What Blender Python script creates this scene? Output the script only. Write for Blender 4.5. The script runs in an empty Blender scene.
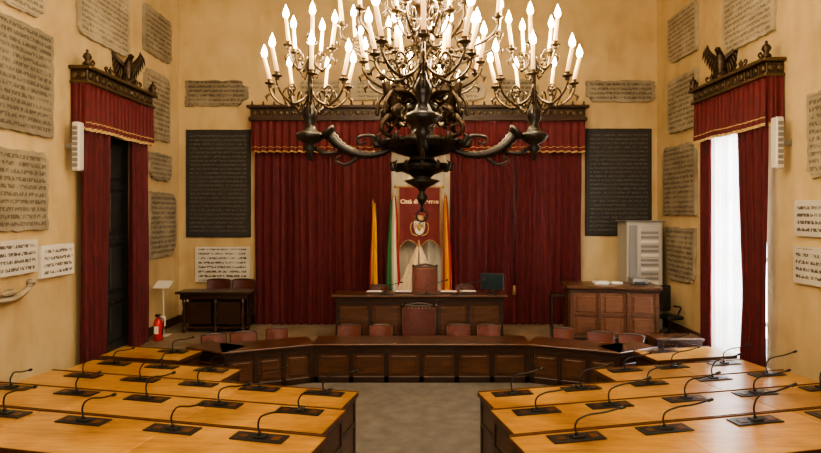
import bpy, math, random
from mathutils import Vector, Matrix, noise
random.seed(7)
PI=math.pi
scene=bpy.context.scene
try: scene.view_settings.look='AgX - Medium High Contrast'
except Exception: pass

# ---------------------------------------------------------------- materials
def nt(name):
    m=bpy.data.materials.new(name); m.use_nodes=True
    t=m.node_tree; b=t.nodes['Principled BSDF']
    return m,t,b
def mat(name,col,rough=.5,metal=0,var=0.0,scale=4.0,stretch=(1,1,1),bump=0.0,col2=None,sheen=0,emit=None,es=0,coat=0):
    m,t,b=nt(name)
    b.inputs['Roughness'].default_value=rough; b.inputs['Metallic'].default_value=metal
    b.inputs['Base Color'].default_value=(*col,1)
    if sheen:
        b.inputs['Sheen Weight'].default_value=sheen; b.inputs['Sheen Tint'].default_value=(min(1,col[0]*4),col[1]*3,col[2]*3,1)
    if coat: b.inputs['Coat Weight'].default_value=coat; b.inputs['Coat Roughness'].default_value=.2
    if emit:
        b.inputs['Emission Color'].default_value=(*emit,1); b.inputs['Emission Strength'].default_value=es
        m.cycles.emission_sampling='NONE'
    if var or col2:
        tc=t.nodes.new('ShaderNodeTexCoord'); mp=t.nodes.new('ShaderNodeMapping'); mp.inputs['Scale'].default_value=stretch
        n=t.nodes.new('ShaderNodeTexNoise'); n.inputs['Scale'].default_value=scale; n.inputs['Detail'].default_value=6; n.inputs['Roughness'].default_value=.62
        r=t.nodes.new('ShaderNodeValToRGB')
        c2=col2 if col2 else tuple(c*(1-var) for c in col)
        r.color_ramp.elements[0].position=.33; r.color_ramp.elements[0].color=(*c2,1)
        r.color_ramp.elements[1].position=.67; r.color_ramp.elements[1].color=(*col,1)
        t.links.new(tc.outputs['Object'],mp.inputs[0]); t.links.new(mp.outputs[0],n.inputs['Vector'])
        t.links.new(n.outputs['Fac'],r.inputs[0]); t.links.new(r.outputs[0],b.inputs['Base Color'])
        if bump:
            bp=t.nodes.new('ShaderNodeBump'); bp.inputs['Strength'].default_value=bump; bp.inputs['Distance'].default_value=.02
            t.links.new(n.outputs['Fac'],bp.inputs['Height']); t.links.new(bp.outputs[0],b.inputs['Normal'])
    return m

def tablet_mat(name,bg,bg2,ink,pitch,lw=.55,strength=.8):
    m,t,b=nt(name); N=t.nodes.new; L=t.links.new
    b.inputs['Roughness'].default_value=.7
    tc=N('ShaderNodeTexCoord'); sp=N('ShaderNodeSeparateXYZ'); L(tc.outputs['Object'],sp.inputs[0])
    oi=N('ShaderNodeObjectInfo')
    def M(op,a,bb=None):
        n=N('ShaderNodeMath'); n.operation=op
        for i,v in enumerate((a,bb)):
            if v is None: continue
            if isinstance(v,(int,float)): n.inputs[i].default_value=v
            else: L(v,n.inputs[i])
        return n.outputs[0]
    zz=M('DIVIDE',sp.outputs['Z'],pitch); fr=M('FRACT',zz); row=M('FLOOR',zz)
    inrow=M('MULTIPLY',M('GREATER_THAN',fr,.22),M('LESS_THAN',fr,.22+lw))
    cx=N('ShaderNodeCombineXYZ'); L(M('MULTIPLY',sp.outputs['X'],2.2/pitch),cx.inputs[0]); L(M('ADD',M('MULTIPLY',row,7.31),M('MULTIPLY',oi.outputs['Random'],90.0)),cx.inputs[1]); L(M('MULTIPLY',fr,1.3),cx.inputs[2])
    n=N('ShaderNodeTexNoise'); n.inputs['Scale'].default_value=1.6; n.inputs['Detail'].default_value=3; L(cx.outputs[0],n.inputs['Vector'])
    let=M('GREATER_THAN',n.outputs['Fac'],.46)
    sg=N('ShaderNodeSeparateXYZ'); L(tc.outputs['Generated'],sg.inputs[0])
    mg=M('MULTIPLY',M('LESS_THAN',M('ABSOLUTE',M('SUBTRACT',sg.outputs['X'],.5)),.44),M('LESS_THAN',M('ABSOLUTE',M('SUBTRACT',sg.outputs['Z'],.5)),.45))
    va=N('ShaderNodeVectorMath'); va.operation='ADD'; L(tc.outputs['Object'],va.inputs[0]); 
    cr=N('ShaderNodeCombineXYZ'); L(M('MULTIPLY',oi.outputs['Random'],50.0),cr.inputs[0]); L(cr.outputs[0],va.inputs[1])
    n2=N('ShaderNodeTexNoise'); n2.inputs['Scale'].default_value=1.6; n2.inputs['Detail'].default_value=8; n2.inputs['Roughness'].default_value=.65; L(va.outputs[0],n2.inputs['Vector'])
    wear=N('ShaderNodeMapRange'); L(n2.outputs['Fac'],wear.inputs[0]); wear.inputs[1].default_value=.66; wear.inputs[2].default_value=.5; wear.inputs[3].default_value=.35; wear.inputs[4].default_value=1
    fac=M('MULTIPLY',M('MULTIPLY',M('MULTIPLY',M('MULTIPLY',inrow,let),mg),strength),wear.outputs[0])
    r=N('ShaderNodeValToRGB'); r.color_ramp.elements[0].position=.36; r.color_ramp.elements[0].color=(*bg2,1)
    r.color_ramp.elements[1].position=.62; r.color_ramp.elements[1].color=(*bg,1); L(n2.outputs['Fac'],r.inputs[0])
    mx=N('ShaderNodeMix'); mx.data_type='RGBA'; L(fac,mx.inputs[0]); L(r.outputs[0],mx.inputs[6]); mx.inputs[7].default_value=(*ink,1)
    hv=N('ShaderNodeHueSaturation'); L(mx.outputs[2],hv.inputs['Color']); L(M('ADD',M('MULTIPLY',oi.outputs['Random'],.45),.74),hv.inputs['Value'])
    L(hv.outputs[0],b.inputs['Base Color'])
    return m

def wall_mat():
    m,t,b=nt('wall_plaster'); N=t.nodes.new; L=t.links.new; b.inputs['Roughness'].default_value=.85
    tc=N('ShaderNodeTexCoord')
    n=N('ShaderNodeTexNoise'); n.inputs['Scale'].default_value=.4; n.inputs['Detail'].default_value=8; n.inputs['Roughness'].default_value=.6; L(tc.outputs['Object'],n.inputs['Vector'])
    r=N('ShaderNodeValToRGB'); e=r.color_ramp.elements
    e[0].position=.3; e[0].color=(.42,.30,.145,1); e[1].position=.7; e[1].color=(.64,.495,.275,1); x=r.color_ramp.elements.new(.5); x.color=(.555,.415,.215,1)
    L(n.outputs['Fac'],r.inputs[0])
    mp=N('ShaderNodeMapping'); mp.inputs['Scale'].default_value=(1,1,.4); L(tc.outputs['Object'],mp.inputs[0])
    n3=N('ShaderNodeTexNoise'); n3.inputs['Scale'].default_value=2.4; n3.inputs['Detail'].default_value=8; L(mp.outputs[0],n3.inputs['Vector'])
    mx=N('ShaderNodeMix'); mx.data_type='RGBA'; mx.blend_type='MULTIPLY'; mx.inputs[0].default_value=.45
    r3=N('ShaderNodeValToRGB'); r3.color_ramp.elements[0].position=.3; r3.color_ramp.elements[0].color=(.68,.64,.58,1); r3.color_ramp.elements[1].position=.55; r3.color_ramp.elements[1].color=(1,1,1,1)
    L(n3.outputs['Fac'],r3.inputs[0]); L(r.outputs[0],mx.inputs[6]); L(r3.outputs[0],mx.inputs[7]); L(mx.outputs[2],b.inputs['Base Color'])
    return m
WALL=wall_mat()
FLOORM=mat('carpet_grey',(.165,.147,.122),.9,col2=(.11,.097,.079),scale=3.2,bump=.25)
PLATM=mat('platform_floor',(.25,.19,.125),.6,var=.4,scale=2)
CEIL=mat('ceiling_plaster',(.7,.58,.38),.9,var=.1)
def honey():
    m,t,b=nt('honey_wood'); N=t.nodes.new; L=t.links.new; b.inputs['Roughness'].default_value=.28; b.inputs['Coat Weight'].default_value=.4; b.inputs['Coat Roughness'].default_value=.18
    tc=N('ShaderNodeTexCoord')
    geo=N('ShaderNodeNewGeometry')
    mp=N('ShaderNodeMapping'); mp.inputs['Scale'].default_value=(1,7,4); L(tc.outputs['Object'],mp.inputs[0])
    n=N('ShaderNodeTexNoise'); n.inputs['Scale'].default_value=2.6; n.inputs['Detail'].default_value=9; n.inputs['Roughness'].default_value=.62; n.inputs['Distortion'].default_value=.5; L(mp.outputs[0],n.inputs['Vector'])
    n2=N('ShaderNodeTexNoise'); n2.inputs['Scale'].default_value=.9; n2.inputs['Detail'].default_value=4; L(tc.outputs['Object'],n2.inputs['Vector'])
    ad=N('ShaderNodeMath'); ad.operation='ADD'; L(n.outputs['Fac'],ad.inputs[0]); L(n2.outputs['Fac'],ad.inputs[1])
    a2=N('ShaderNodeMath'); a2.operation='MULTIPLY_ADD'; L(geo.outputs['Random Per Island'],a2.inputs[0]); a2.inputs[1].default_value=.16; L(ad.outputs[0],a2.inputs[2])
    mr=N('ShaderNodeMath'); mr.operation='MULTIPLY'; L(a2.outputs[0],mr.inputs[0]); mr.inputs[1].default_value=.48
    r=N('ShaderNodeValToRGB'); e=r.color_ramp.elements; e[0].position=.36; e[0].color=(.20,.09,.020,1); e[1].position=.70; e[1].color=(.66,.37,.095,1); x=e.new(.52); x.color=(.45,.225,.047,1)
    L(mr.outputs[0],r.inputs[0]); L(r.outputs[0],b.inputs['Base Color'])
    return m
HONEY=honey()
HEDGE=mat('desk_edge_wood',(.10,.038,.014),.35,var=.4,scale=8)
WAL=mat('walnut',(.105,.043,.018),.33,var=.55,scale=3,stretch=(1,1,7),coat=.3)
WALD=mat('walnut_dark',(.040,.017,.009),.35,var=.5,scale=3,stretch=(1,1,6),coat=.3)
WALR=mat('walnut_reddish',(.16,.066,.031),.38,var=.5,scale=4,stretch=(1,1,5),coat=.3)
VELVET=mat('red_velvet',(.105,.0068,.011),.8,var=.5,scale=5,stretch=(3,3,.6),sheen=.16)
VELV2=mat('red_velvet_valance',(.115,.007,.010),.75,var=.35,scale=5,sheen=.15)
GOLD=mat('gold_fringe',(.48,.32,.12),.5,metal=.3,var=.4,scale=30)
LETT=mat('gold_lettering',(.85,.68,.38),.6)
BRONZE=mat('dark_bronze',(.075,.050,.030),.32,metal=.75,var=.6,scale=14)
IRON=mat('black_iron',(.034,.029,.024),.28,metal=.6,var=.5,scale=20)
BRASS=mat('aged_brass',(.13,.092,.055),.3,metal=.85,var=.75,scale=25)
GILT=mat('dull_gilding',(.15,.105,.055),.4,metal=.6,var=.6,scale=25)
BLACK=mat('black_plastic',(.012,.012,.013),.4)
LEATH=mat('red_leather',(.16,.043,.027),.42,var=.4,scale=9)
LEATHD=mat('dark_leather',(.105,.027,.020),.4,var=.4,scale=9)
WHITE=mat('white_paint',(.62,.585,.50),.5)
CABW=mat('cabinet_enamel',(.42,.40,.34),.4)
GREY=mat('grey_metal',(.24,.228,.20),.45,metal=.2)
DGREY=mat('dark_grey_door',(.045,.046,.045),.35,var=.4,scale=4)
PAPER=mat('paper',(.8,.77,.68),.8)
REDP=mat('extinguisher_red',(.6,.02,.015),.3)
SCREEN=mat('monitor_screen',(.02,.035,.045),.15)
CANDLE=mat('candle_sleeve',(.85,.68,.40),.5,emit=(1,.50,.16),es=1.3)
BULB=mat('flame_bulb',(1,.9,.7),.3,emit=(1,.74,.38),es=60)
GREEN=mat('flag_green',(.02,.16,.055),.7); FW=mat('flag_white',(.72,.68,.6),.7); FR=mat('flag_red',(.42,.03,.02),.7); FY=mat('flag_yellow',(.70,.38,.03),.7)
BURG=mat('burgundy_cloth',(.15,.013,.017),.7,var=.3,scale=6,sheen=.15)
BEIGE=mat('beige_cloth',(.70,.55,.36),.8,var=.35,scale=3,stretch=(6,6,1))
DRAPE=mat('cream_drape',(.52,.47,.37),.85,var=.2,scale=3)
TOLD=tablet_mat('old_stone_inscription',(.33,.280,.195),(.20,.168,.112),(.075,.058,.036),.125,.55,.85)
TOLD2=tablet_mat('pale_stone_inscription',(.39,.33,.23),(.255,.212,.143),(.10,.08,.05),.115,.55,.8)
TSLT=tablet_mat('slate_inscription',(.034,.032,.029),(.020,.019,.018),(.13,.12,.103),.115,.5,.6)
TWHT=tablet_mat('white_marble_inscription',(.72,.69,.60),(.60,.56,.47),(.08,.06,.045),.125,.45,.95)
m,t,b=nt('sheer_curtain'); 
tr=t.nodes.new('ShaderNodeBsdfTranslucent'); tr.inputs[0].default_value=(.95,.95,.95,1)
df=t.nodes.new('ShaderNodeBsdfDiffuse'); df.inputs[0].default_value=(.9,.9,.9,1)
tp=t.nodes.new('ShaderNodeBsdfTransparent')
mx=t.nodes.new('ShaderNodeMixShader'); mx.inputs[0].default_value=.65
mx2=t.nodes.new('ShaderNodeMixShader'); mx2.inputs[0].default_value=.3
o=t.nodes['Material Output']; t.links.new(df.outputs[0],mx.inputs[1]); t.links.new(tr.outputs[0],mx.inputs[2])
t.links.new(mx.outputs[0],mx2.inputs[1]); t.links.new(tp.outputs[0],mx2.inputs[2]); t.links.new(mx2.outputs[0],o.inputs[0])
SHEER=m
m,t,b=nt('window_glass'); b.inputs['Transmission Weight'].default_value=1; b.inputs['Roughness'].default_value=0; b.inputs['IOR'].default_value=1.02; GLASS=m

# ---------------------------------------------------------------- mesh builder
class MB:
    def __init__(s,name):
        s.name=name; s.v=[]; s.f=[]; s.mi=[]; s.sm=[]; s.mats=[]; s.M=Matrix.Identity(4)
    def m(s,mt):
        if mt not in s.mats: s.mats.append(mt)
        return s.mats.index(mt)
    def add(s,vs,fs,mt,smooth=False):
        o=len(s.v); s.v+= [tuple(s.M@Vector(p)) for p in vs]; k=s.m(mt)
        for f in fs: s.f.append(tuple(i+o for i in f)); s.mi.append(k); s.sm.append(smooth)
    def box(s,x0,x1,y0,y1,z0,z1,mt):
        s.add([(x0,y0,z0),(x1,y0,z0),(x1,y1,z0),(x0,y1,z0),(x0,y0,z1),(x1,y0,z1),(x1,y1,z1),(x0,y1,z1)],
              [(0,3,2,1),(4,5,6,7),(0,1,5,4),(1,2,6,5),(2,3,7,6),(3,0,4,7)],mt)
    def cbox(s,x0,x1,y0,y1,z0,z1,mt,c=.01):
        c=min(c,(x1-x0)*.45,(y1-y0)*.45,(z1-z0)*.45)
        X=(x0,x1);Y=(y0,y1);Z=(z0,z1); vs=[];idx={}
        for i in (0,1):
            for j in (0,1):
                for k in (0,1):
                    sx=c if i==0 else -c; sy=c if j==0 else -c; sz=c if k==0 else -c
                    for a,p in enumerate(((X[i],Y[j]+sy,Z[k]+sz),(X[i]+sx,Y[j],Z[k]+sz),(X[i]+sx,Y[j]+sy,Z[k]))):
                        idx[(i,j,k,a)]=len(vs); vs.append(p)
        I=idx; fs=[]
        for i in (0,1): fs.append([I[i,0,0,0],I[i,1,0,0],I[i,1,1,0],I[i,0,1,0]])
        for j in (0,1): fs.append([I[0,j,0,1],I[1,j,0,1],I[1,j,1,1],I[0,j,1,1]])
        for k in (0,1): fs.append([I[0,0,k,2],I[1,0,k,2],I[1,1,k,2],I[0,1,k,2]])
        for a in (0,1):
            for b2 in (0,1):
                fs.append([I[0,a,b2,1],I[1,a,b2,1],I[1,a,b2,2],I[0,a,b2,2]])
                fs.append([I[a,0,b2,0],I[a,1,b2,0],I[a,1,b2,2],I[a,0,b2,2]])
                fs.append([I[a,b2,0,0],I[a,b2,1,0],I[a,b2,1,1],I[a,b2,0,1]])
        for i in (0,1):
            for j in (0,1):
                for k in (0,1): fs.append([I[i,j,k,0],I[i,j,k,1],I[i,j,k,2]])
        s.add(vs,fs,mt)
    def lathe(s,prof,c=(0,0,0),seg=16,mt=None,flute=0,fn=0):
        vs=[];fs=[]
        for r,z in prof:
            for i in range(seg):
                a=2*PI*i/seg; rr=r*(1+flute*math.cos(fn*a))
                vs.append((c[0]+rr*math.cos(a),c[1]+rr*math.sin(a),c[2]+z))
        n=len(prof)
        for j in range(n-1):
            for i in range(seg):
                fs.append((j*seg+i,j*seg+(i+1)%seg,(j+1)*seg+(i+1)%seg,(j+1)*seg+i))
        fs.append(tuple(range(seg))[::-1]); fs.append(tuple((n-1)*seg+i for i in range(seg)))
        s.add(vs,fs,mt,True)
    def tube(s,pts,rad,seg=8,mt=None,smooth=True,flat=1.0):
        pts=[Vector(p) for p in pts]
        if not isinstance(rad,(list,tuple)): rad=[rad]*len(pts)
        vs=[];fs=[]; up=Vector((0,0,1)); pn=None
        for i,p in enumerate(pts):
            d=(pts[min(i+1,len(pts)-1)]-pts[max(i-1,0)]).normalized()
            if pn is None:
                n=d.cross(up)
                if n.length<.05: n=d.cross(Vector((0,1,0)))
                n.normalize()
            else:
                n=(pn-d*pn.dot(d)).normalized()
            pn=n; bb=d.cross(n)
            for k in range(seg):
                a=2*PI*k/seg; vs.append(tuple(p+(n*math.cos(a)*flat+bb*math.sin(a))*rad[i]))
        for j in range(len(pts)-1):
            for i in range(seg): fs.append((j*seg+i,j*seg+(i+1)%seg,(j+1)*seg+(i+1)%seg,(j+1)*seg+i))
        fs.append(tuple(range(seg))[::-1]); fs.append(tuple((len(pts)-1)*seg+i for i in range(seg)))
        s.add(vs,fs,mt,smooth)
    def ball(s,c,r,mt,seg=12,sc=(1,1,1)):
        n=max(6,seg//2+2); vs=[];fs=[]
        for j in range(n+1):
            ph=PI*j/n
            for i in range(seg):
                a=2*PI*i/seg; q=max(math.sin(ph),.001)
                vs.append((c[0]+r*sc[0]*q*math.cos(a),c[1]+r*sc[1]*q*math.sin(a),c[2]+r*sc[2]*math.cos(ph)))
        for j in range(n):
            for i in range(seg): fs.append((j*seg+i,(j+1)*seg+i,(j+1)*seg+(i+1)%seg,j*seg+(i+1)%seg))
        s.add(vs,fs,mt,True)
    def grid(s,fn,nu,nv,mt,smooth=True,mfn=None):
        vs=[fn(i/nu,j/nv) for j in range(nv+1) for i in range(nu+1)]
        if mfn is None:
            s.add(vs,[(j*(nu+1)+i,j*(nu+1)+i+1,(j+1)*(nu+1)+i+1,(j+1)*(nu+1)+i) for j in range(nv) for i in range(nu)],mt,smooth)
        else:
            o=len(s.v); s.v+=[tuple(s.M@Vector(p)) for p in vs]
            for j in range(nv):
                for i in range(nu):
                    k=s.m(mfn((i+.5)/nu,(j+.5)/nv))
                    s.f.append(tuple(q+o for q in (j*(nu+1)+i,j*(nu+1)+i+1,(j+1)*(nu+1)+i+1,(j+1)*(nu+1)+i))); s.mi.append(k); s.sm.append(smooth)
    def make(s,origin=None,parent=None,solid=0,recalc=True):
        me=bpy.data.meshes.new(s.name)
        o=Vector(origin) if origin else Vector((0,0,0))
        me.from_pydata([tuple(Vector(v)-o) for v in s.v],[],s.f)
        for mt in s.mats: me.materials.append(mt)
        me.polygons.foreach_set('material_index',s.mi); me.polygons.foreach_set('use_smooth',s.sm)
        if recalc:
            import bmesh
            bm=bmesh.new(); bm.from_mesh(me); bmesh.ops.recalc_face_normals(bm,faces=bm.faces); bm.to_mesh(me); bm.free()
        ob=bpy.data.objects.new(s.name,me); ob.location=o; scene.collection.objects.link(ob)
        if parent: ob.parent=parent
        return ob

def frame(P0,P1,z=0):
    """local u along P0->P1, v horizontal pointing toward the back wall, w up"""
    P0=Vector((P0[0],P0[1],0)); P1=Vector((P1[0],P1[1],0)); u=(P1-P0); L=u.length; u.normalize()
    v=Vector((-u.y,u.x,0))
    if v.y<0: v=-v
    M=Matrix(((u.x,v.x,0,P0.x),(u.y,v.y,0,P0.y),(0,0,1,z),(0,0,0,1)))
    return M,L
def at(x,y,z,rot=0,sc=1): return Matrix.Translation((x,y,z))@Matrix.Rotation(rot,4,'Z')@Matrix.Scale(sc,4)
def smooth_path(pts,n=5):
    P=[Vector(p) for p in pts]; out=[]
    for i in range(len(P)-1):
        p0=P[max(i-1,0)];p1=P[i];p2=P[i+1];p3=P[min(i+2,len(P)-1)]
        for k in range(n):
            t=k/n; out.append(.5*((2*p1)+(-p0+p2)*t+(2*p0-5*p1+4*p2-p3)*t*t+(-p0+3*p1-3*p2+p3)*t**3))
    out.append(P[-1]); return out
def lerpl(r,n):
    out=[]
    for i in range(len(r)-1):
        for k in range(n): out.append(r[i]+(r[i+1]-r[i])*k/n)
    out.append(r[-1]); return out

HW=6.7; YB=15.7; HZ=10.8; YF=-3.0
# ---------------------------------------------------------------- room shell
f=MB('floor'); f.box(-HW,HW,YF,YB,-.2,0,FLOORM); f.make()
c=MB('ceiling'); c.box(-HW-.4,HW+.4,YF,YB+.4,HZ,HZ+.3,CEIL); c.make()
w=MB('wall_back'); w.box(-HW-.4,HW+.4,YB,YB+.4,-.2,HZ,WALL); w.make()
w=MB('wall_front'); w.box(-HW-.4,HW+.4,YF-.4,YF,-.2,HZ,WALL); w.make()
DL=(11.35,13.15,.5,5.25)
WR=(10.75,12.65,.6,5.35)
def sidewall(name,sx,op):
    w=MB(name); a,b2=(HW,HW+.4) if sx>0 else (-HW-.4,-HW)
    w.box(a,b2,YF,op[0],-.2,HZ,WALL); w.box(a,b2,op[1],YB,-.2,HZ,WALL)
    w.box(a,b2,op[0],op[1],op[3],HZ,WALL); w.box(a,b2,op[0],op[1],-.2,op[2],WALL); w.make()
sidewall('wall_left',-1,DL); sidewall('wall_right',1,WR)
E=.004
p=MB('platform'); p.box(-HW+E,HW-E,13.08,YB-E,0,.498,PLATM); p.box(-HW+E,HW-E,13.05,13.08,.42,.498,WAL); p.make()
for s in (-1,1):
    p=MB('side_aisle_floor'); a,b2=sorted((s*6.1,s*(HW-E))); p.box(a,b2,4,13.04,0,.498,PLATM); p.make()
    p=MB('side_step'); a,b2=sorted((s*5.2,s*6.09)); p.box(a,b2,12.2,13.04,0,.498,PLATM); p.make()
for nm,args in (('baseboard_back',(-HW+E,HW-E,YB-.03,YB-E,.5,.72)),('baseboard_left',(-HW+E,-HW+.03,13.35,YB-.04,.5,.72)),('baseboard_right',(HW-.03,HW-E,13.0,YB-.04,.5,.72))):
    q=MB(nm); q.box(*args,WAL); q.make()

# ---------------------------------------------------------------- door (left) and window (right)
d=MB('door_1')
y0,y1,z0,z1=DL; X=-HW-.16
d.box(X-.05,X,y0,y1,z0,z1,DGREY)
for (a,b2) in ((y0,y0+.12),(y1-.12,y1),((y0+y1)/2-.07,(y0+y1)/2+.07)): d.cbox(X,X+.06,a,b2,z0,z1,DGREY)
for zz in (z0,1.6,2.9,4.1,z1-.14): d.cbox(X,X+.055,y0,y1,zz,zz+.14,DGREY)
for i in range(2):
    ya=y0+.2+i*.88
    for za,zb in ((.72,1.5),(1.84,2.8),(3.14,4.0),(4.34,5.0)): d.cbox(X,X+.035,ya,ya+.52,za,zb,DGREY,.02)
d.ball((X+.12,(y0+y1)/2+.1,1.6),.04,BRASS)
d.cbox(-HW,-HW+.06,y0-.16,y0,z0,z1+.14,DGREY); d.cbox(-HW,-HW+.06,y1,y1+.16,z0,z1+.14,DGREY); d.cbox(-HW,-HW+.06,y0-.16,y1+.16,z1,z1+.16,DGREY)
d.make()
w=MB('window_1'); y0,y1,z0,z1=WR; X=HW+.25
for a,b2 in ((y0,y0+.09),(y1-.09,y1),((y0+y1)/2-.06,(y0+y1)/2+.06)): w.cbox(X,X+.07,a,b2,z0,z1,WHITE)
for zz in (z0,1.3,2.6,3.9,z1-.1): w.cbox(X+.005,X+.065,y0,y1,zz,zz+.09,WHITE)
w.box(X+.03,X+.036,y0,y1,z0,z1,GLASS); w.make()

# ---------------------------------------------------------------- curtains
def curtain(name,P0,P1,z0,z1,amp,folds,mt=VELVET,seed=0,wfn=None,parent=None,nz=14):
    mb=MB(name); P0=Vector((*P0,0));P1=Vector((*P1,0)); u=(P1-P0); L=u.length; u.normalize(); n=Vector((-u.y,u.x,0))
    def fn(a,b2):
        z=z0+(z1-z0)*b2
        aw=a+.012*math.sin(a*23+seed)+.01*noise.noise(Vector((a*6,b2*2,seed)))
        k=wfn(b2) if wfn else (0,1)
        x=(k[0]+aw*(k[1]-k[0]))*L
        am=amp*(.75+.5*noise.noise(Vector((a*folds*.5,b2*1.5,seed+5))))*(1.1-.35*b2)
        ph=2*PI*folds*a+1.3*noise.noise(Vector((a*3,b2*1.2,seed)))
        o=am*(math.sin(ph)+.3*math.sin(2.3*ph+seed))
        p=P0+u*x+n*o
        return (p.x,p.y,z)
    mb.grid(fn,int(folds*9),nz,mt); return mb.make(parent=parent,recalc=False)

def valance(mb,P0,P1,z0,z1,amp,folds,seed):
    P0=Vector((*P0,0));P1=Vector((*P1,0)); u=(P1-P0); L=u.length; u.normalize(); n=Vector((-u.y,u.x,0))
    def mk(za,zb):
        def fn(a,b2):
            z=za+(zb-za)*b2; tt=(z1-z)/(z1-z0)
            o=amp*(.35+.65*tt)*(math.sin(2*PI*folds*a+1.2*math.sin(9*a+seed))+.4*noise.noise(Vector((a*folds,z*2,seed))))
            z+= -.012*tt*math.sin(2*PI*folds*a)+.02*tt*noise.noise(Vector((a*folds*.3,0,seed)))
            p=P0+u*a*L+n*o; return (p.x,p.y,z)
        return fn
    mb.grid(mk(z0+.0,z1),int(folds*8),8,VELV2)
    return mk
def gold_band(mb,mk,za,zb,folds,off,mt=GOLD):
    g=mk(za,zb)
    mb.grid(lambda a,b2:tuple(Vector(g(a,b2))+off),int(folds*8),2,mt)

wc=MB('stage_valance')
mk=valance(wc,(-4.56,15.28),(4.56,15.28),5.24,6.12,.045,46,1)
gold_band(wc,mk,5.225,5.27,46,Vector((0,-.015,0))); gold_band(wc,mk,5.36,5.38,46,Vector((0,-.015,0)))
wc.cbox(-4.60,4.60,15.18,15.56,6.08,6.18,WALD); wc.cbox(-4.56,4.56,15.24,15.56,6.18,6.42,WALD); wc.cbox(-4.64,4.64,15.12,15.56,6.42,6.50,WALD)
for i in range(52):
    x=-4.45+i*8.9/51; wc.ball((x,15.235,6.30),.06,GILT,8,(1,.4,1))
for i in range(31):
    x=-4.5+i*9.0/30; wc.lathe([(.02,0),(.045,.02),(.02,.05),(.035,.08),(.005,.11)],(x,15.2,6.50),8,WALD)
wc.make(recalc=False)
curtain('stage_curtain',(-4.5,15.42),(-.76,15.42),.51,6.1,.075,19,seed=3)
curtain('stage_curtain',(.84,15.42),(4.5,15.42),.51,6.1,.075,18,seed=8)
curtain('cream_backdrop_drape',(-.85,15.58),(.95,15.58),.51,6.07,.03,9,DRAPE,seed=2)
q=MB('curtain_pull_cord'); q.tube([(2.62,15.2,5.25),(2.62,15.22,1.6)],.02,6,BLACK); q.tube([(2.62,15.22,1.6),(2.62,15.22,1.35)],[.03,.05],6,GOLD); q.make()

def eagle(mb,x,y,z,rot,sc):
    mb.M=at(x,y,z,rot,sc)
    mb.ball((0,0,.08),.1,BRONZE,12,(1.3,1.3,.8))
    mb.tube(smooth_path([(0,-.02,.12),(0,0,.28),(0,.0,.42),(0,-.04,.55),(0,-.1,.62)]),lerpl([.05,.11,.12,.07,.055],5),10,BRONZE)
    mb.ball((0,-.12,.64),.062,BRONZE); mb.tube([(0,-.16,.645),(0,-.22,.63),(0,-.235,.59)],[.032,.02,.004],6,BRONZE)
    for s in (-1,1):
        mb.tube(smooth_path([(s*.08,.02,.45),(s*.19,.06,.56),(s*.31,.09,.72),(s*.34,.10,.86)]),lerpl([.05,.05,.035,.01],5),8,BRONZE)
        for i in range(7):
            t=i/6; bx=s*(.11+.21*t); bz=.47+.33*t
            mb.tube([(bx,.06,bz),(bx+s*(.05+.04*t),.09,bz-.2+.1*t),(bx+s*(.05+.09*t),.11,bz-.40+.16*t)],[.03,.04,.008],6,BRONZE,flat=.5)
        mb.tube([(s*.05,0,.25),(s*.06,-.04,.14),(s*.07,-.07,.08)],[.05,.03,.02],6,BRONZE)
    mb.tube([(0,.05,.3),(0,.14,.15),(0,.18,.02)],[.07,.06,.07],8,BRONZE,flat=1.4)
    mb.M=Matrix.Identity(4)

def side_pelmet(s,y0,y1):
    pm=MB('window_pelmet' if s>0 else 'door_pelmet')
    xf=6.32; xw=HW-E
    def bx(xa,xb,ya,yb,za,zb,mt): 
        a,b2=sorted((s*xa,s*xb)); pm.cbox(a,b2,ya,yb,za,zb,mt)
    bx(xf,xw,y0,y1,6.08,6.14,GILT); bx(xf+.05,xw,y0+.04,y1-.04,6.14,6.35,WALD); bx(xf-.04,xw,y0-.04,y1+.04,6.35,6.42,GILT)
    n=12
    for i in range(n):
        y=y0+.14+i*(y1-y0-.28)/(n-1)
        pm.ball((s*(xf+.04),y,6.245),.07,GILT,8,(.4,1,1))
        if i<n-1: 
            ym=y+(y1-y0-.28)/(n-1)/2; pm.cbox(min(s*(xf+.03),s*(xf+.05)),max(s*(xf+.03),s*(xf+.05)),ym-.01,ym+.01,6.16,6.33,GILT,.004)
    for i in range(2):
        pm.ball((s*(xf+.14+.16*i),y0+.03,6.245),.065,GILT,8,(1,.4,1))
    for y in (y0+.04,y0+.85,y1-.85,y1-.04):
        k=1 if y in (y0+.04,y1-.04) else .6
        pm.lathe([(.07*k,0),(.09*k,.05*k),(.04*k,.1*k),(.085*k,.17*k),(.065*k,.23*k),(.02*k,.27*k),(.03*k,.30*k),(.005,.33*k)],(s*(xf+.05),y,6.41),10,BRONZE)
        for dd in (-1,1):
            yy=y+dd*.12*k
            if y0<yy<y1: pm.tube(smooth_path([(s*(xf+.04),y+dd*.05,6.43),(s*(xf+.04),y+dd*.16,6.46),(s*(xf+.04),y+dd*.22,6.52),(s*(xf+.04),y+dd*.16,6.56),(s*(xf+.04),y+dd*.13,6.51)],4),.018,6,BRONZE)
    eagle(pm,s*(xf+.14),(y0+y1)/2+.35,6.40,-s*PI/2*.62,1.0)
    mk=valance(pm,(s*(xf+.06),y0+.02),(s*(xf+.06),y1-.02),5.20,6.1,.04,17,2)
    gold_band(pm,mk,5.18,5.235,17,Vector((-s*.015,0,0))); gold_band(pm,mk,5.33,5.35,17,Vector((-s*.015,0,0)))
    mk=valance(pm,(s*(xw-.02),y0+.02),(s*(xf+.06),y0+.02),5.20,6.1,.02,3,1)
    gold_band(pm,mk,5.18,5.235,3,Vector((0,-.015,0)))
    pm.make(recalc=False)
side_pelmet(-1,10.75,13.5); side_pelmet(1,10.2,13.0)
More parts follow.
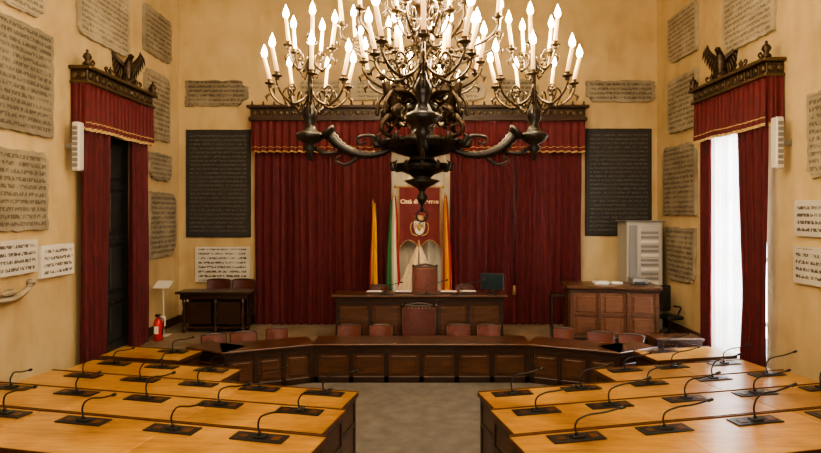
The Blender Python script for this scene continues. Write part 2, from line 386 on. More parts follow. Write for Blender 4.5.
curtain('door_curtain',(-6.47,10.85),(-6.47,11.75),.51,6.1,.085,7,seed=4,wfn=lambda b:(0,.78+.22*b))
curtain('door_curtain',(-6.47,13.35),(-6.47,12.65),.51,6.1,.08,5,seed=6)
curtain('window_curtain',(6.47,10.35),(6.47,11.45),.51,6.1,.09,7,seed=5,wfn=lambda b:(.1*(1-b),.62+.38*abs(b-.3)+.1*b))
curtain('window_curtain',(6.47,12.85),(6.47,12.35),.51,6.1,.06,4,seed=9)
curtain('sheer_window_curtain',(6.6,10.6),(6.6,12.75),.52,5.6,.035,14,SHEER,seed=7)

# ---------------------------------------------------------------- stone tablets
def tablet(wall,a0,a1,z0,z1,mt,irr=.022):
    mb=MB('stone_tablet'); W=a1-a0; H=z1-z0; th=.07; n=12; ring=[]
    if mt in (TWHT,TSLT): irr=.004
    def j(): return random.uniform(-irr,irr)
    for i in range(n): ring.append((-W/2+W*i/n,-H/2+j()))
    for i in range(n): ring.append((W/2+j(),-H/2+H*i/n))
    for i in range(n): ring.append((W/2-W*i/n,H/2+j()))
    for i in range(n): ring.append((-W/2+j(),H/2-H*i/n))
    if irr>.01:
        for cx,cz in random.sample([(1,1),(-1,1),(1,-1),(-1,-1)],2):
            k=random.uniform(.08,.24)
            ring=[(x-cx*max(0,k-(abs(x-cx*W/2)+abs(z-cz*H/2)))*.7,z-cz*max(0,k-(abs(x-cx*W/2)+abs(z-cz*H/2)))*.7) for x,z in ring]
    N=len(ring); vs=[(x*.99,-th,z*.99) for x,z in ring]+[(x,-th+.015,z) for x,z in ring]+[(x,0,z) for x,z in ring]
    fs=[tuple(range(N))]+[(i,(i+1)%N,N+(i+1)%N,N+i) for i in range(N)]+[(N+i,N+(i+1)%N,2*N+(i+1)%N,2*N+i) for i in range(N)]+[tuple(range(3*N-1,2*N-1,-1))]
    mb.add(vs,fs,mt)
    ob=mb.make(); zc=(z0+z1)/2; c=(a0+a1)/2
    if wall=='B': ob.location=(c,YB-.002,zc)
    elif wall=='L': ob.location=(-HW+.002,c,zc); ob.rotation_euler=(0,0,PI/2)
    else: ob.location=(HW-.002,c,zc); ob.rotation_euler=(0,0,-PI/2)
for a in [('L',8.6,10.2,4.95,6.8,TOLD),('L',8.5,10.06,3.28,4.64,TOLD),('L',8.7,9.77,2.56,3.13,TWHT),('L',9.87,10.8,2.42,3.0,TWHT),
          ('L',10.95,12.9,7.12,8.7,TOLD2),('L',13.6,15.1,7.55,8.7,TOLD),('L',13.65,15.0,5.44,7.15,TOLD),('L',13.85,15.1,4.42,5.1,TOLD2),
          ('L',13.85,15.4,2.43,4.1,TOLD),('L',8.9,9.95,6.98,7.8,TOLD2),('L',6.6,8.3,3.5,5.4,TOLD),('L',6.4,8.2,5.7,7.4,TOLD2),
          ('B',-6.5,-4.75,6.56,7.27,TOLD),('B',-6.48,-4.68,2.9,5.9,TSLT),('B',-6.22,-4.7,1.64,2.62,TWHT),('B',4.7,6.62,6.68,7.27,TOLD),('B',4.68,6.53,2.93,5.93,TSLT),
          ('B',-3.3,-2.2,6.72,7.3,TOLD),('B',-1.9,1.9,6.72,7.3,TOLD2),('B',2.2,3.4,6.72,7.3,TOLD),
          ('R',13.35,14.9,7.48,8.7,TOLD2),('R',13.35,14.9,5.66,7.05,TOLD),('R',13.4,15.2,3.52,5.31,TOLD),('R',13.45,15.0,1.85,3.2,TOLD),
          ('R',10.45,12.2,7.0,8.7,TOLD2),('R',8.2,9.55,4.17,5.6,TOLD),('R',8.6,9.87,3.18,3.8,TWHT),('R',8.6,9.9,2.36,3.0,TWHT),('R',6.4,7.9,4.4,6.6,TOLD2)]:
    tablet(*a)
q=MB('carved_stone_fragment')
q.tube(smooth_path([(-6.66,8.75,2.2),(-6.6,9.1,2.18),(-6.6,9.4,2.26),(-6.64,9.65,2.38)]),.045,8,TOLD2); q.ball((-6.63,9.6,2.4),.07,TOLD2); q.ball((-6.64,9.1,2.28),.08,TOLD2,12,(.5,2.2,.8)); q.make()
for s,y in ((-1,10.62),(1,10.05)):
    q=MB('column_speaker'); a,b2=sorted((s*6.38,s*6.52)); q.cbox(a,b2,y-.09,y+.09,4.38,5.30,WHITE,.02)
    for i in range(8): q.cbox(a+.02,b2-.02,y-.1,y-.088,4.45+i*.1,4.52+i*.1,GREY,.004)
    a,b2=sorted((s*6.5,s*(HW-E))); q.box(a,b2,y-.02,y+.02,4.8,4.9,GREY); q.make()

# ---------------------------------------------------------------- council desks (raked rows)
SL=.22
rows=[(4.40,1.02,1.30,.75),(5.72,.97,1.30,.92),(6.93,.93,1.15,.76),(8.09,.90,1.0,.76),(9.27,3.1,.86,.76),(10.45,4.35,.82,.74)]
def mic(x,y,z,rot=0,h=1.0,par=None):
    mb=MB('gooseneck_microphone'); mb.M=at(x,y,z,rot)
    mb.cbox(-.29,.29,-.10,.10,.001,.014,BLACK,.005)
    mb.cbox(-.06,.08,-.05,.05,.014,.034,BLACK,.01)
    mb.cbox(-.22,-.13,-.05,.03,.014,.020,HEDGE,.003); mb.cbox(.14,.24,-.06,.04,.014,.020,HEDGE,.003)
    mb.lathe([(.02,.0),(.016,.03)],(0,0,.032),8,BLACK)
    j=random.uniform(-.05,.05); k=random.uniform(.85,1.15)
    pts=smooth_path([(0,0,.05),(-.015,0,.13*k),(.02,0,.21*k),(.13+j,-.02,.265*k),(.28+j,-.05,.29*k),(.43+j,-.08,.335*k)])
    mb.tube(pts,.0085*h,6,BLACK)
    e=pts[-1]; dd=(pts[-1]-pts[-3]).normalized()
    mb.tube([e,e+dd*.015,e+dd*.06,e+dd*.075],[.009,.018,.019,.007],8,BLACK)
    mb.make(origin=(x,y,z))
for s in (-1,1):
    for k,(Y,Xi,z,dep) in enumerate(rows):
        yi=Y+SL*(Xi-.93)
        Xo=6.02
        P0=(s*Xi,yi); P1=(s*Xo,Y+SL*(Xo-.93))
        M,L=frame(P0,P1)
        t=MB('seating_tier'); t.M=M
        if z-.8>.05: t.box(.02,L,-1.2,0.0,0.0,z-.78,WALR)
        d=MB('council_desk'); d.M=M; zb=max(z-.78,0)
        nb=max(2,round(L/1.7)); 
        for i in range(nb):
            d.cbox(-.03+i*(L+.03)/nb,-.03+(i+1)*(L+.03)/nb-.004,-dep,0,z-.035,z,HONEY,.006)
        d.cbox(-.035,L,-dep-.012,-dep,z-.06,z+.004,HEDGE,.004); d.cbox(-.035,L,0,.02,z-.06,z+.012,HEDGE,.004)
        d.cbox(-.045,-.03,-dep,0,z-.06,z+.004,HEDGE,.004)
        d.box(0,L,-.09,-.05,zb,z-.035,WAL)
        n=max(2,int(L/.9))
        for i in range(n+1):
            u=i*(L-.08)/n; d.cbox(u,u+.08,-.05,-.025,zb,z-.035,WALD)
        d.cbox(0,L,-.052,-.026,z-.14,z-.04,WALD); d.cbox(0,L,-.052,-.026,zb,zb+.12,WALD)
        d.box(0,.04,-dep+.02,-.05,0,z-.035,WAL)
        for a,b2 in ((-dep+.02,-dep+.1),(-.1,-.03)): d.cbox(-.015,.0,a,b2,0,z-.04,WALD)
        for a,b2 in ((z-.14,z-.04),(zb+.3,zb+.38),(0,.12)): d.cbox(-.014,0,-dep+.02,-.03,a,b2,WALD)
        for i in range(1,n): 
            u=i*L/n; d.box(u-.015,u+.015,-dep+.1,-.09,zb,z-.035,WALD)
        d.box(0,L,-.4,-.08,z-.2,z-.18,WALD)
        sv=-dep-.12
        d.cbox(.1,L,sv-.3,sv,zb+.38,zb+.44,LEATHD,.02)
        for i in range(n+1):
            u=.2+i*(L-.4)/n; d.box(u-.02,u+.02,sv-.25,sv-.05,zb,zb+.38,WALD)
        dob=d.make()
        if t.v: t.name='tier_floor'; t.make(parent=dob)
        if k==0: continue
        sp=1.06 if k<4 else 1.0
        off={1:.62,2:.5,3:.42,4:.45,5:.5}[k]
        u=off
        while u<L-.3:
            P=M@Vector((u,-.17,0)); ang=math.atan2(SL*s,1)
            mic(P.x,P.y,z+.001,ang,1.15); u+=sp*random.uniform(.93,1.07)

# ---------------------------------------------------------------- panelled furniture
def panelled(mb,P0,P1,z0,z1,depth,npan,mtop=WAL,mf=WAL,md=WALD,over=.04,ends=True):
    M,L=frame(P0,P1); mb.M=M
    mb.box(0,L,.03,.07,z0,z1-.04,mf)
    mb.cbox(-over,L+over,-.03,depth,z1-.045,z1,mtop,.012)
    mb.cbox(-.02,L+.02,-.005,.03,z1-.10,z1-.045,md,.008)
    mb.cbox(0,L,0,.03,z0,z0+.13,md,.008); mb.cbox(0,L,.005,.03,z1-.2,z1-.1,md,.006)
    for i in range(npan+1):
        u=i*(L-.1)/npan; mb.cbox(u,u+.1,.0,.03,z0,z1-.1,md,.006)
        if i<npan:
            w=(L-.1)/npan-.1; mb.cbox(u+.16,u+.1+w-.06,.012,.032,z0+.19,z1-.26,mf,.012)
    if ends:
        for e in (0,L-.04):
            mb.box(e,e+.04,.03,depth-.05,z0,z1-.04,mf)
    mb.M=Matrix.Identity(4)
cd=MB('clerks_desk')
panelled(cd,(-2.2,11.8),(2.35,11.8),0,.82,.8,6)
panelled(cd,(-3.85,11.1),(-2.2,11.8),0,.82,.8,3)
panelled(cd,(2.35,11.8),(4.0,11.1),0,.82,.8,3)
panelled(cd,(-4.75,11.55),(-3.85,11.1),0,.82,.6,1)
panelled(cd,(4.0,11.1),(4.9,11.55),0,.82,.6,1)
cd.make()
pb=MB('president_bench')
panelled(pb,(-1.95,13.25),(2.02,13.25),.5,1.6,.8,5)
pb.cbox(-2.05,2.12,13.18,14.0,1.585,1.63,WAL,.015)
pb.make()
for x,y in ((-1.05,13.66),(-.35,13.66),(.75,13.66),(1.22,13.7)):
    q=MB('desk_document_folder'); q.cbox(x-.21,x+.21,y-.12,y+.12,1.631,1.66,LEATHD,.01); q.cbox(x-.19,x+.19,y-.10,y+.10,1.661,1.675,PAPER,.004); q.make()
for x in (-.85,.2,1.05): mic(x,13.36,1.631)
q=MB('computer_monitor'); q.M=at(1.78,13.45,1.632,-.3)
q.cbox(-.28,.28,-.02,.02,.1,.5,BLACK,.01); q.box(-.25,.25,-.024,-.02,.13,.47,SCREEN); q.cbox(-.03,.03,0,.04,0,.15,BLACK); q.cbox(-.14,.14,-.08,.1,0,.02,BLACK); q.make()

def chair(name,x,y,z,rot=0,w=.5,bh=1.05,mt=LEATH,crest=False):
    mb=MB(name); mb.M=at(x,y,z,rot); h=w/2
    for sx in (-1,1):
        mb.tube([(sx*(h-.04),-.24,0),(sx*(h-.035),-.23,.42)],[.018,.026],8,WALD)
        mb.tube([(sx*(h-.04),.25,0),(sx*(h-.03),.2,.42),(sx*(h-.03),.24,bh-.03)],[.02,.028,.022],8,WALD)
        mb.tube(smooth_path([(sx*(h-.02),.2,.68),(sx*(h),0,.68),(sx*h,-.2,.66),(sx*(h-.02),-.22,.6),(sx*(h-.03),-.2,.42)]),.02,8,WALD)
    mb.cbox(-h+.03,h-.03,-.26,.22,.36,.42,WALD,.01)
    mb.cbox(-h+.04,h-.04,-.27,.2,.42,.5,mt,.03)
    def fn(off):
        return lambda a,b2:(((a-.5)*(w-.06)),.2+off+.05*(1-(2*a-1)**2)+.06*b2,.56+(bh-.56)*b2)
    mb.grid(fn(-.045),8,6,mt); mb.grid(fn(.02),8,6,mt)
    rm=WALD
    mb.tube([(-h+.03,.26,bh-.005),(-h*.5,.28,bh+.01),(0,.29,bh+.015),(h*.5,.28,bh+.01),(h-.03,.26,bh-.005)],.028,8,rm)
    for sx in (-1,1): mb.tube([(sx*(h-.03),.2,.56),(sx*(h-.03),.26,bh)],.028,8,rm)
    if crest:
        mb.tube(smooth_path([(-h*.8,.28,bh+.02),(-h*.4,.28,bh+.06),(0,.28,bh+.08),(h*.4,.28,bh+.06),(h*.8,.28,bh+.02)]),.028,8,WALD)
        for i in range(9):
            u=-.8*h+i*.2*h; mb.ball((u,.235,bh-.03),.014,GOLD,6)
        for sx in (-1,1): mb.ball((sx*(h-.03),.26,bh+.04),.04,WALD,8)
    mb.make(origin=(x,y,z))
for x in (-1.6,-.86,.93,1.64): chair('leather_armchair',x,12.73,0,0,.58,.97)
chair('leather_armchair',-3.15,12.55,0,.3,.5,.93); chair('leather_armchair',3.25,12.55,0,-.3,.5,.93)
chair('leather_armchair',-3.8,12.3,0,.42,.6,.9); chair('leather_armchair',-4.4,12.15,0,.45,.55,.88)
chair('leather_armchair',3.98,12.3,0,-.42,.6,.9); chair('leather_armchair',4.6,12.15,0,-.45,.55,.88)
chair('high_back_chair',.02,12.72,0,0,.82,1.40,LEATHD,True)
chair('presidential_throne',.18,14.25,.503,0,.66,1.66,LEATH,True)
chair('leather_armchair',-1.0,14.3,.502,0,.5,1.18,LEATHD); chair('leather_armchair',1.2,14.3,.502,0,.5,1.18,LEATHD)

# ---------------------------------------------------------------- flags, gonfalon, tented cloth
def flag(name,x,y,z0,ztop,cols,lean,w=.22,seed=0,zc0=1.4):
    mb=MB(name)
    mb.lathe([(.14,0),(.14,.04),(.05,.07),(.03,.2)],(x,y,z0),12,BRASS)
    top=(x+lean,y,ztop); mb.tube([(x,y,z0+.1),top],.016,8,GOLD)
    mb.lathe([(.0,0),(.035,.02),(.02,.06),(.03,.08),(.002,.2)],top,8,GOLD)
    def fn(a,b2):
        z=(ztop-.05)+(zc0-(ztop-.05))*b2; xx=x+lean*(z-z0)/(ztop-z0)
        wd=w*(.35+.75*b2**.7)
        return (xx+(a-.35)*wd+.01*math.sin(5*b2+seed),y-.03+.055*math.sin(a*4*PI+seed+b2*2),z+.15*a*(1-b2)-.2*a*(b2>.9)*a)
    mb.grid(fn,24,12,cols[0],True,lambda a,b2:cols[min(len(cols)-1,int((a)*len(cols)))])
    mb.make(recalc=False)
flag('yellow_red_flag',-1.22,14.95,.5,3.75,[FR,FY,FY,FY],.02,.22,1)
flag('italian_flag',-.72,14.98,.5,3.95,[GREEN,GREEN,FW,FW,FR],.03,.36,2)
flag('yellow_red_flag',.74,14.98,.5,3.95,[FR,FY,FY,FR],-.02,.25,4)
g=MB('city_gonfalon')
g.tube([(-.58,15.1,4.28),(.66,15.1,4.28)],.025,8,GOLD)
for sx in (-.60,.68): g.ball((sx,15.1,4.28),.05,GOLD)
g.tube([(.04,15.16,.5),(.04,15.16,4.45)],.02,8,GOLD); g.lathe([(.16,0),(.16,.05),(.03,.08)],(.04,15.16,.5),12,BRASS)
def gf(a,b2):
    zb=2.62+.22*abs(math.sin(a*2*PI))
    z=4.26+(zb-4.26)*b2
    return (-.52+a*1.12,15.09+.015*math.sin(a*14),z)
g.grid(gf,32,10,BURG,True)
for a0 in (0,1): g.tube([tuple(Vector(gf(a0,j/6))+Vector((0,-.01,0))) for j in range(7)],.016,6,GOLD)
g.tube([tuple(Vector(gf(i/32,1))+Vector((0,-.01,0))) for i in range(33)],.015,6,GOLD)
g.M=at(.04,15.04,3.18)
g.add([(-.15,0,.18),(.15,0,.18),(.15,0,-.02),(.09,0,-.15),(0,0,-.2),(-.09,0,-.15),(-.15,0,-.02)],[(0,1,2,3,4,5,6)],FW)
g.ball((0,-.01,0),.06,GOLD,10,(1,.4,1.5)); g.ball((0,-.01,.1),.035,GOLD)
for sx in (-1,1):
    for i in range(3): g.tube([(sx*.04,-.01,.04),(sx*.12,-.01,.12-i*.06),(sx*.135,-.01,.02-i*.06)],[.02,.018,.004],6,GOLD)
    g.tube(smooth_path([(sx*.05,-.01,-.22),(sx*.2,-.01,-.16),(sx*.24,-.01,.02),(sx*.2,-.01,.14)]),.018,6,GOLD)
g.lathe([(.12,.19),(.13,.24),(.10,.25),(.16,.32),(.02,.33)],(0,0,0),10,GOLD)
g.M=Matrix.Identity(4)
gob=g.make(recalc=False)
cu=bpy.data.curves.new('gonfalon_lettering','FONT'); cu.body='Città di Palermo'; cu.size=.155; cu.align_x='CENTER'; cu.extrude=.006; cu.offset=.004
to=bpy.data.objects.new('lettering',cu); to.location=(.04,15.05,3.83); to.rotation_euler=(PI/2,0,0); cu.materials.append(LETT); scene.collection.objects.link(to); to.parent=gob
tc=MB('draped_beige_canopy')
def tf(a,b2):
    ang=PI+a*PI; z=2.74-1.2*b2; r=.03+.54*b2
    r*=1+.04*math.sin(a*26)
    return (.02+r*math.cos(ang),14.86+.38*r*math.sin(ang),z)
def tcut(lo,hi):
    tc.grid(lambda a,b2:tf(lo+(hi-lo)*a,b2),14,10,BEIGE)
tcut(0,.47); tcut(.53,1)
tc.tube([(.02,14.85,2.68),(.02,14.85,2.86)],[.04,.012],8,GOLD)
for a in (0,1): 
    p=tf(a,1); tc.tube([p,(p[0],p[1],.5)],.015,6,GOLD)
tc.make(recalc=False)

# ---------------------------------------------------------------- left furniture
tb=MB('carved_side_table')
tb.cbox(-6.2,-4.25,14.25,14.9,1.5,1.56,WALD,.015); tb.cbox(-6.1,-4.35,14.32,14.85,1.36,1.5,WALD,.01)
for x in (-6.05,-5.25,-4.55):
    for y in (14.38,14.78): tb.lathe([(.05,0),(.06,.06),(.035,.12),(.05,.3),(.065,.5),(.035,.62),(.05,.75),(.055,.88)],(x+.05,y,.5),10,WALD)
tb.box(-6.05,-4.4,14.78,14.82,.62,1.4,WALD)
tb.cbox(-6.05,-4.4,14.36,14.82,.6,.66,WALD)
tb.cbox(-5.95,-5.3,14.34,14.36,.72,1.3,WALD); tb.cbox(-5.15,-4.55,14.34,14.36,.72,1.3,WALD)
tb.make()
chair('leather_armchair',-5.5,15.22,.502,0,.66,1.22,LEATHD); chair('leather_armchair',-4.82,15.22,.502,0,.62,1.22,LEATHD)
q=MB('white_reading_stand'); q.tube([(-6.36,14.0,.5),(-6.36,14.0,1.75)],.02,8,WHITE); q.cbox(-6.5,-6.22,13.85,14.15,.5,.53,WHITE)
q.M=at(-6.34,13.95,1.78)@Matrix.Rotation(.5,4,'X'); q.cbox(-.2,.2,-.16,.16,0,.03,WHITE); q.M=Matrix.Identity(4)
q.cbox(-6.46,-6.3,13.97,13.99,.75,1.0,PAPER); q.make()
q=MB('fire_extinguisher'); q.lathe([(.07,0),(.105,.02),(.105,.42),(.08,.5),(.03,.54),(.03,.6)],(-6.26,13.5,.5),14,REDP)
q.cbox(-6.30,-6.22,13.4,13.55,1.09,1.13,BLACK); q.tube([(-6.26,13.45,1.1),(-6.26,13.37,1.16)],.012,6,BLACK)
q.tube(smooth_path([(-6.22,13.45,1.08),(-6.11,13.45,1.0),(-6.13,13.45,.75),(-6.15,13.45,.65)]),.014,6,BLACK); q.cbox(-6.31,-6.21,13.385,13.398,.68,.86,PAPER,.004); q.make()

# ---------------------------------------------------------------- right furniture
wb=MB('panelled_wooden_pulpit')
wb.M=at(4.68,13.78,.5,-.12)
wb.box(-1.0,1.05,-.5,.35,0,1.26,WALR); wb.cbox(-1.08,1.13,-.58,.43,1.26,1.34,WAL,.02); wb.cbox(-1.04,1.09,-.54,.39,1.18,1.26,WALD,.015); wb.cbox(-1.05,1.1,-.55,.4,0,.12,WALD,.015)
for i in range(4):
    u=-1.0+i*.65; wb.cbox(u,u+.1,-.535,-.5,.12,1.18,WAL)
    if i<3:
        wb.cbox(u+.17,u+.58,-.525,-.5,.2,.58,WALR,.02); wb.cbox(u+.17,u+.58,-.525,-.5,.72,1.1,WALR,.02)
wb.cbox(-1.0,1.05,-.53,-.5,.61,.69,WAL)
for v in (-.48,-.1,.25): wb.cbox(-1.035,-1.0,v,v+.09,.12,1.18,WAL)
for v in (-.35,.03): wb.cbox(-1.02,-1.0,v,v+.2,.28,1.05,WAL,.02)
wb.cbox(-1.4,-1.02,-.1,.3,1.0,1.06,WALD); wb.box(-1.38,-1.33,-.05,.25,0,1.0,WALD)
wb.make()
q=MB('paper_stack'); q.cbox(4.3,4.65,13.6,13.85,1.842,1.9,PAPER,.005); q.cbox(4.75,5.0,13.65,13.85,1.842,1.88,PAPER,.005); q.make()
q=MB('office_printer'); q.cbox(5.2,5.58,13.55,13.9,1.842,2.0,GREY,.02); q.cbox(5.22,5.5,13.53,13.55,1.86,1.91,BLACK,.004); q.make()
sc=MB('equipment_cabinet'); sc.cbox(5.5,6.45,14.75,15.45,.5,3.35,CABW,.02)
sc.cbox(5.55,5.75,14.72,14.75,.7,3.25,GREY,.008); sc.cbox(5.78,6.4,14.72,14.75,.7,3.25,CABW,.008)
for i in range(12): sc.cbox(5.86,6.32,14.70,14.722,1.7+i*.12,1.77+i*.12,GREY if i%3 else WHITE,.003)
sc.cbox(5.45,6.5,14.7,15.5,3.33,3.37,GREY,.01); sc.make()
oc=MB('black_office_chair'); oc.M=at(6.24,13.9,.5,.3)
oc.lathe([(.03,.05),(.03,.45)],(0,0,0),8,BLACK)
for i in range(5):
    a=i*2*PI/5; oc.tube([(0,0,.1),(.3*math.cos(a),.3*math.sin(a),.06)],[.03,.02],6,BLACK); oc.ball((.3*math.cos(a),.3*math.sin(a),.035),.035,BLACK,8)
oc.cbox(-.25,.25,-.26,.24,.45,.54,BLACK,.04); oc.cbox(-.25,.25,.2,.28,.6,1.25,BLACK,.04)
for s in (-1,1): oc.tube(smooth_path([(s*.24,0,.5),(s*.3,0,.6),(s*.3,-.05,.72),(s*.29,.18,.72)]),.022,8,BLACK)
oc.make()
st=MB('low_side_table'); panelled(st,(5.25,12.3),(6.25,12.3),.5,.82,.55,2); st.make()

# ---------------------------------------------------------------- chandelier
CX,CY=.05,7.0; DZ=.13
ch=MB('chandelier'); CB=Matrix.Translation((0,0,DZ)); ch.M=CB
def candle(x,y,z,lx=0,ly=0,s=1.0):
    ch.lathe([(.012,-.05),(.03,-.035),(.018,-.02),(.06,.0),(.068,.012),(.03,.012),(.028,.05),(.034,.055)],(x,y,z),10,BRASS)
    H=.28*s; top=(x+lx*H,y+ly*H,z+.05+H)
    ch.tube([(x,y,z+.05),top],[.024,.022],8,CANDLE)
    ch.lathe([(.01,0),(.032,.02),(.040,.055),(.026,.105),(.010,.14),(.002,.165)],top,8,BULB)
def scroll_arm(cx,cy,z,ang,R,dz,r=.014,mt=BRASS):
    ca,sa=math.cos(ang),math.sin(ang)
    P=lambda rr,zz:(cx+rr*ca,cy+rr*sa,z+zz)
    pts=smooth_path([P(.03,0),P(R*.25,-.10),P(R*.55,-.16),P(R*.85,-.08),P(R,.04),P(R,dz)],4)
    ch.tube(pts,r,6,mt)
    cr=smooth_path([P(R*.55,-.15),P(R*.68,-.02),P(R*.58,.07),P(R*.45,.03),P(R*.5,-.05)],4)
    ch.tube(cr,[r*.8]*len(cr),6,mt)
    cr=smooth_path([P(R*.3,-.11),P(R*.22,-.2),P(R*.32,-.26),P(R*.4,-.2)],4); ch.tube(cr,[r*.7]*len(cr),6,mt)
    ch.ball(P(R*.55,-.16),r*2,mt,8); ch.ball(P(R*.5,-.05),r*1.5,mt,8)
    ch.tube([P(R,.0),P(R+.05,-.04),P(R+.03,-.1)],[r,r*1.3,r*.2],6,mt)
    return P(R,dz)
def cluster(ang):
    R=1.40; x=CX+R*math.cos(ang); y=CY+R*math.sin(ang)
    ch.lathe([(.005,4.1),(.04,4.14),(.02,4.2),(.09,4.26),(.05,4.31),(.14,4.36),(.18,4.42),(.16,4.45),(.09,4.48),(.05,4.56),(.085,4.64),(.09,4.72),(.045,4.8),(.03,4.88),(.06,4.94),(.03,5.0),(.022,5.2),(.055,5.27),(.03,5.33),(.022,5.6),(.045,5.66),(.02,5.72)],(x,y,0),14,IRON,.05,7)
    for i in range(7):
        a=ang+2*PI*i/7; p=scroll_arm(x,y,4.95,a,.50,.12); candle(*p,.25*math.cos(a),.25*math.sin(a))
    for i in range(5):
        a=ang+.6+2*PI*i/5; p=scroll_arm(x,y,5.4,a,.28,.10,.013); candle(*p,.12*math.cos(a),.12*math.sin(a))
    ca,sa=math.cos(ang),math.sin(ang); P=lambda r,z:(CX+r*ca,CY+r*sa,z)
    pts=smooth_path([P(.35,4.28),P(.55,4.19),P(.78,4.19),P(1.0,4.28),P(1.14,4.42)],6)
    n=len(pts); ch.tube(pts,[(.032+.042*i/(n-1))*(1+.12*math.cos(i*PI)) for i in range(n)],12,IRON)
    e=Vector(pts[-1]); dd=(pts[-1]-pts[-2]).normalized()
    ch.tube([e,e+dd*.05,e+dd*.08],[.075,.105,.12],12,IRON)
    ch.tube([P(1.0,4.22),P(1.22,4.2),P(R,4.3)],[.022,.03,.026],8,IRON)
    pts=smooth_path([P(.45,4.3),P(.62,4.42),P(.8,4.40),P(.78,4.32),P(.7,4.35)],4); ch.tube(pts,lerpl([.028,.024,.02,.016,.01],4),8,IRON)
    pts=smooth_path([P(.80,4.15),P(.95,4.06),P(1.08,4.11),P(1.02,4.17)],4); ch.tube(pts,lerpl([.024,.02,.018,.01],4),8,IRON)
for i in range(4): cluster(i*PI/2)
ch.lathe([(.003,3.46),(.03,3.5),(.012,3.54),(.05,3.6),(.07,3.66),(.03,3.71),(.05,3.76),(.16,3.82),(.22,3.86),(.10,3.89),(.14,3.93),(.28,3.99),(.33,4.03),(.31,4.07),(.18,4.09),(.14,4.15),(.30,4.2),(.44,4.26),(.53,4.31),(.53,4.35),(.3,4.38),(.14,4.44),(.13,4.55),(.2,4.62),(.24,4.72),(.2,4.8),(.1,4.86)],(CX,CY,0),28,IRON,.05,14)
ch.lathe([(.10,4.86),(.26,4.93),(.36,5.0),(.36,5.04),(.18,5.07),(.08,5.15),(.06,5.4),(.12,5.5),(.14,5.6),(.07,5.7),(.045,5.9),(.17,5.98),(.22,6.05),(.1,6.1),(.05,6.3),(.12,6.42),(.1,6.55),(.035,6.65),(.03,6.9)],(CX,CY,0),24,BRONZE,.04,12)
for i in range(12):
    a=2*PI*i/12; ca,sa=math.cos(a),math.sin(a); P=lambda r,z:(CX+r*ca,CY+r*sa,z)
    ch.tube([P(.47,4.33),P(.58,4.3),P(.62,4.38),P(.56,4.42)],[.05,.045,.03,.008],6,IRON)
    ch.tube([P(.28,4.02),P(.37,4.0),P(.39,4.07),P(.35,4.1)],[.035,.03,.02,.006],6,IRON)
    ch.tube([P(.33,5.02),P(.44,4.98),P(.48,5.06),P(.43,5.12)],[.035,.03,.022,.006],6,BRONZE)
ch.tube([(CX+.07*math.cos(t*PI/8),CY,3.42+.07*math.sin(t*PI/8)) for t in range(17)],.014,6,IRON)
for i in range(8):
    a=2*PI*(i+.5)/8
    p=scroll_arm(CX,CY,5.12,a,.76,.14,.017); candle(*p,.14*math.cos(a),.14*math.sin(a))
for i in range(10):
    a=2*PI*(i+.25)/10
    p=scroll_arm(CX,CY,5.58,a,.99,.16,.018); candle(*p,.10*math.cos(a),.10*math.sin(a))
for i in range(8):
    a=2*PI*(i+.25)/8; p=scroll_arm(CX,CY,6.1,a,.55,.2,.016); candle(*p,.06*math.cos(a),.06*math.sin(a))
for i in range(4):
    a=PI/4+i*PI/2
    ch.M=CB@at(CX+.56*math.cos(a),CY+.56*math.sin(a),4.60,a+PI/2,1.0)
    ch.tube(smooth_path([(0,.12,.0),(0,.08,.16),(0,0,.28),(0,-.06,.4)]),lerpl([.045,.075,.065,.04],5),10,BRONZE)
    ch.ball((0,-.1,.45),.05,BRONZE,10,(.9,1.2,1)); ch.tube([(0,-.14,.45),(0,-.19,.42)],[.028,.01],6,BRONZE)
    for s in (-1,1):
        ch.tube(smooth_path([(s*.05,0,.28),(s*.07,-.1,.16),(s*.06,-.12,.0)]),lerpl([.03,.026,.02],5),8,BRONZE)
        ch.tube(smooth_path([(s*.06,.12,.12),(s*.09,0,.06),(s*.08,.06,-.02)]),lerpl([.05,.04,.026],5),8,BRONZE)
        for k in range(4): ch.tube([(s*.05,.05,.3),(s*(.1+.03*k),.16,.42-.04*k),(s*(.12+.05*k),.24,.5-.11*k)],[.026,.035,.006],6,BRONZE,flat=.4)
    ch.tube(smooth_path([(0,.14,.03),(0,.26,-.02),(0,.3,.12),(0,.24,.16)]),lerpl([.026,.02,.016,.01],5),6,BRONZE)
    ch.tube(smooth_path([(0,.08,-.24),(0,-.08,-.2),(0,-.1,-.1),(0,0,0)]),lerpl([.03,.026,.026,.04],5),8,BRONZE)
ch.M=Matrix.Identity(4)
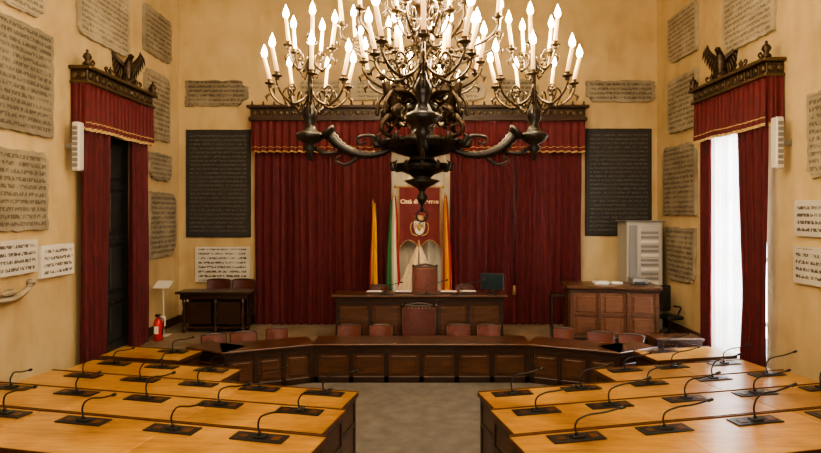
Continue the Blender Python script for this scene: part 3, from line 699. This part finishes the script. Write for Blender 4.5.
ch.tube([(CX,CY,6.8),(CX,CY,HZ-.05)],.03,8,IRON); ch.lathe([(.05,-.35),(.12,-.25),(.3,-.08),(.32,-.004)],(CX,CY,HZ),16,BRONZE)
ch.make()

# ---------------------------------------------------------------- lights
def point(x,y,z,e,r,col=(1,.76,.45)):
    l=bpy.data.lights.new('chandelier_glow','POINT'); l.energy=e; l.shadow_soft_size=r; l.color=col
    o=bpy.data.objects.new('chandelier_light',l); o.location=(x,y,z); scene.collection.objects.link(o)
for i in range(4):
    a=i*PI/2; point(CX+1.4*math.cos(a),CY+1.4*math.sin(a),5.75,220,.2)
for i in range(3):
    a=i*2*PI/3+.3; point(CX+.6*math.cos(a),CY+.6*math.sin(a),6.3,150,.25)
def area(n,loc,rot,sx,sy,e,col):
    l=bpy.data.lights.new(n,'AREA'); l.shape='RECTANGLE'; l.size=sx; l.size_y=sy; l.energy=e; l.color=col
    o=bpy.data.objects.new(n,l); o.location=loc; o.rotation_euler=rot; scene.collection.objects.link(o)
area('overhead_fill',(0,8.5,HZ-.1),(0,0,0),7,6,400,(1,.88,.68))  # added soft fill for ambient light, no fitting on the ceiling
area('overhead_fill',(0,2.0,HZ-.1),(0,0,0),9,6,330,(1,.88,.7))  # second added ambient fill, over the camera end
area('rear_fill',(0,YF+.2,5.0),(math.radians(82),0,0),8,4,460,(1,.94,.84))  # added fill behind the camera; the front wall has no window
area('window_daylight',(HW+1.3,11.7,3.2),(0,math.radians(90),0),5,3,2200,(.9,.95,1))
w=bpy.data.worlds.new('sky'); scene.world=w; w.use_nodes=True
bg=w.node_tree.nodes['Background']; bg.inputs[0].default_value=(.85,.92,1,1); bg.inputs[1].default_value=3.5

# ---------------------------------------------------------------- camera
cam=bpy.data.cameras.new('camera'); co=bpy.data.objects.new('camera',cam); scene.collection.objects.link(co)
cam.sensor_width=36; cam.lens=560*36/821; cam.shift_x=-.0091; cam.shift_y=-.0177
co.location=(0,0,3.6); co.rotation_euler=(PI/2,0,0); scene.camera=co
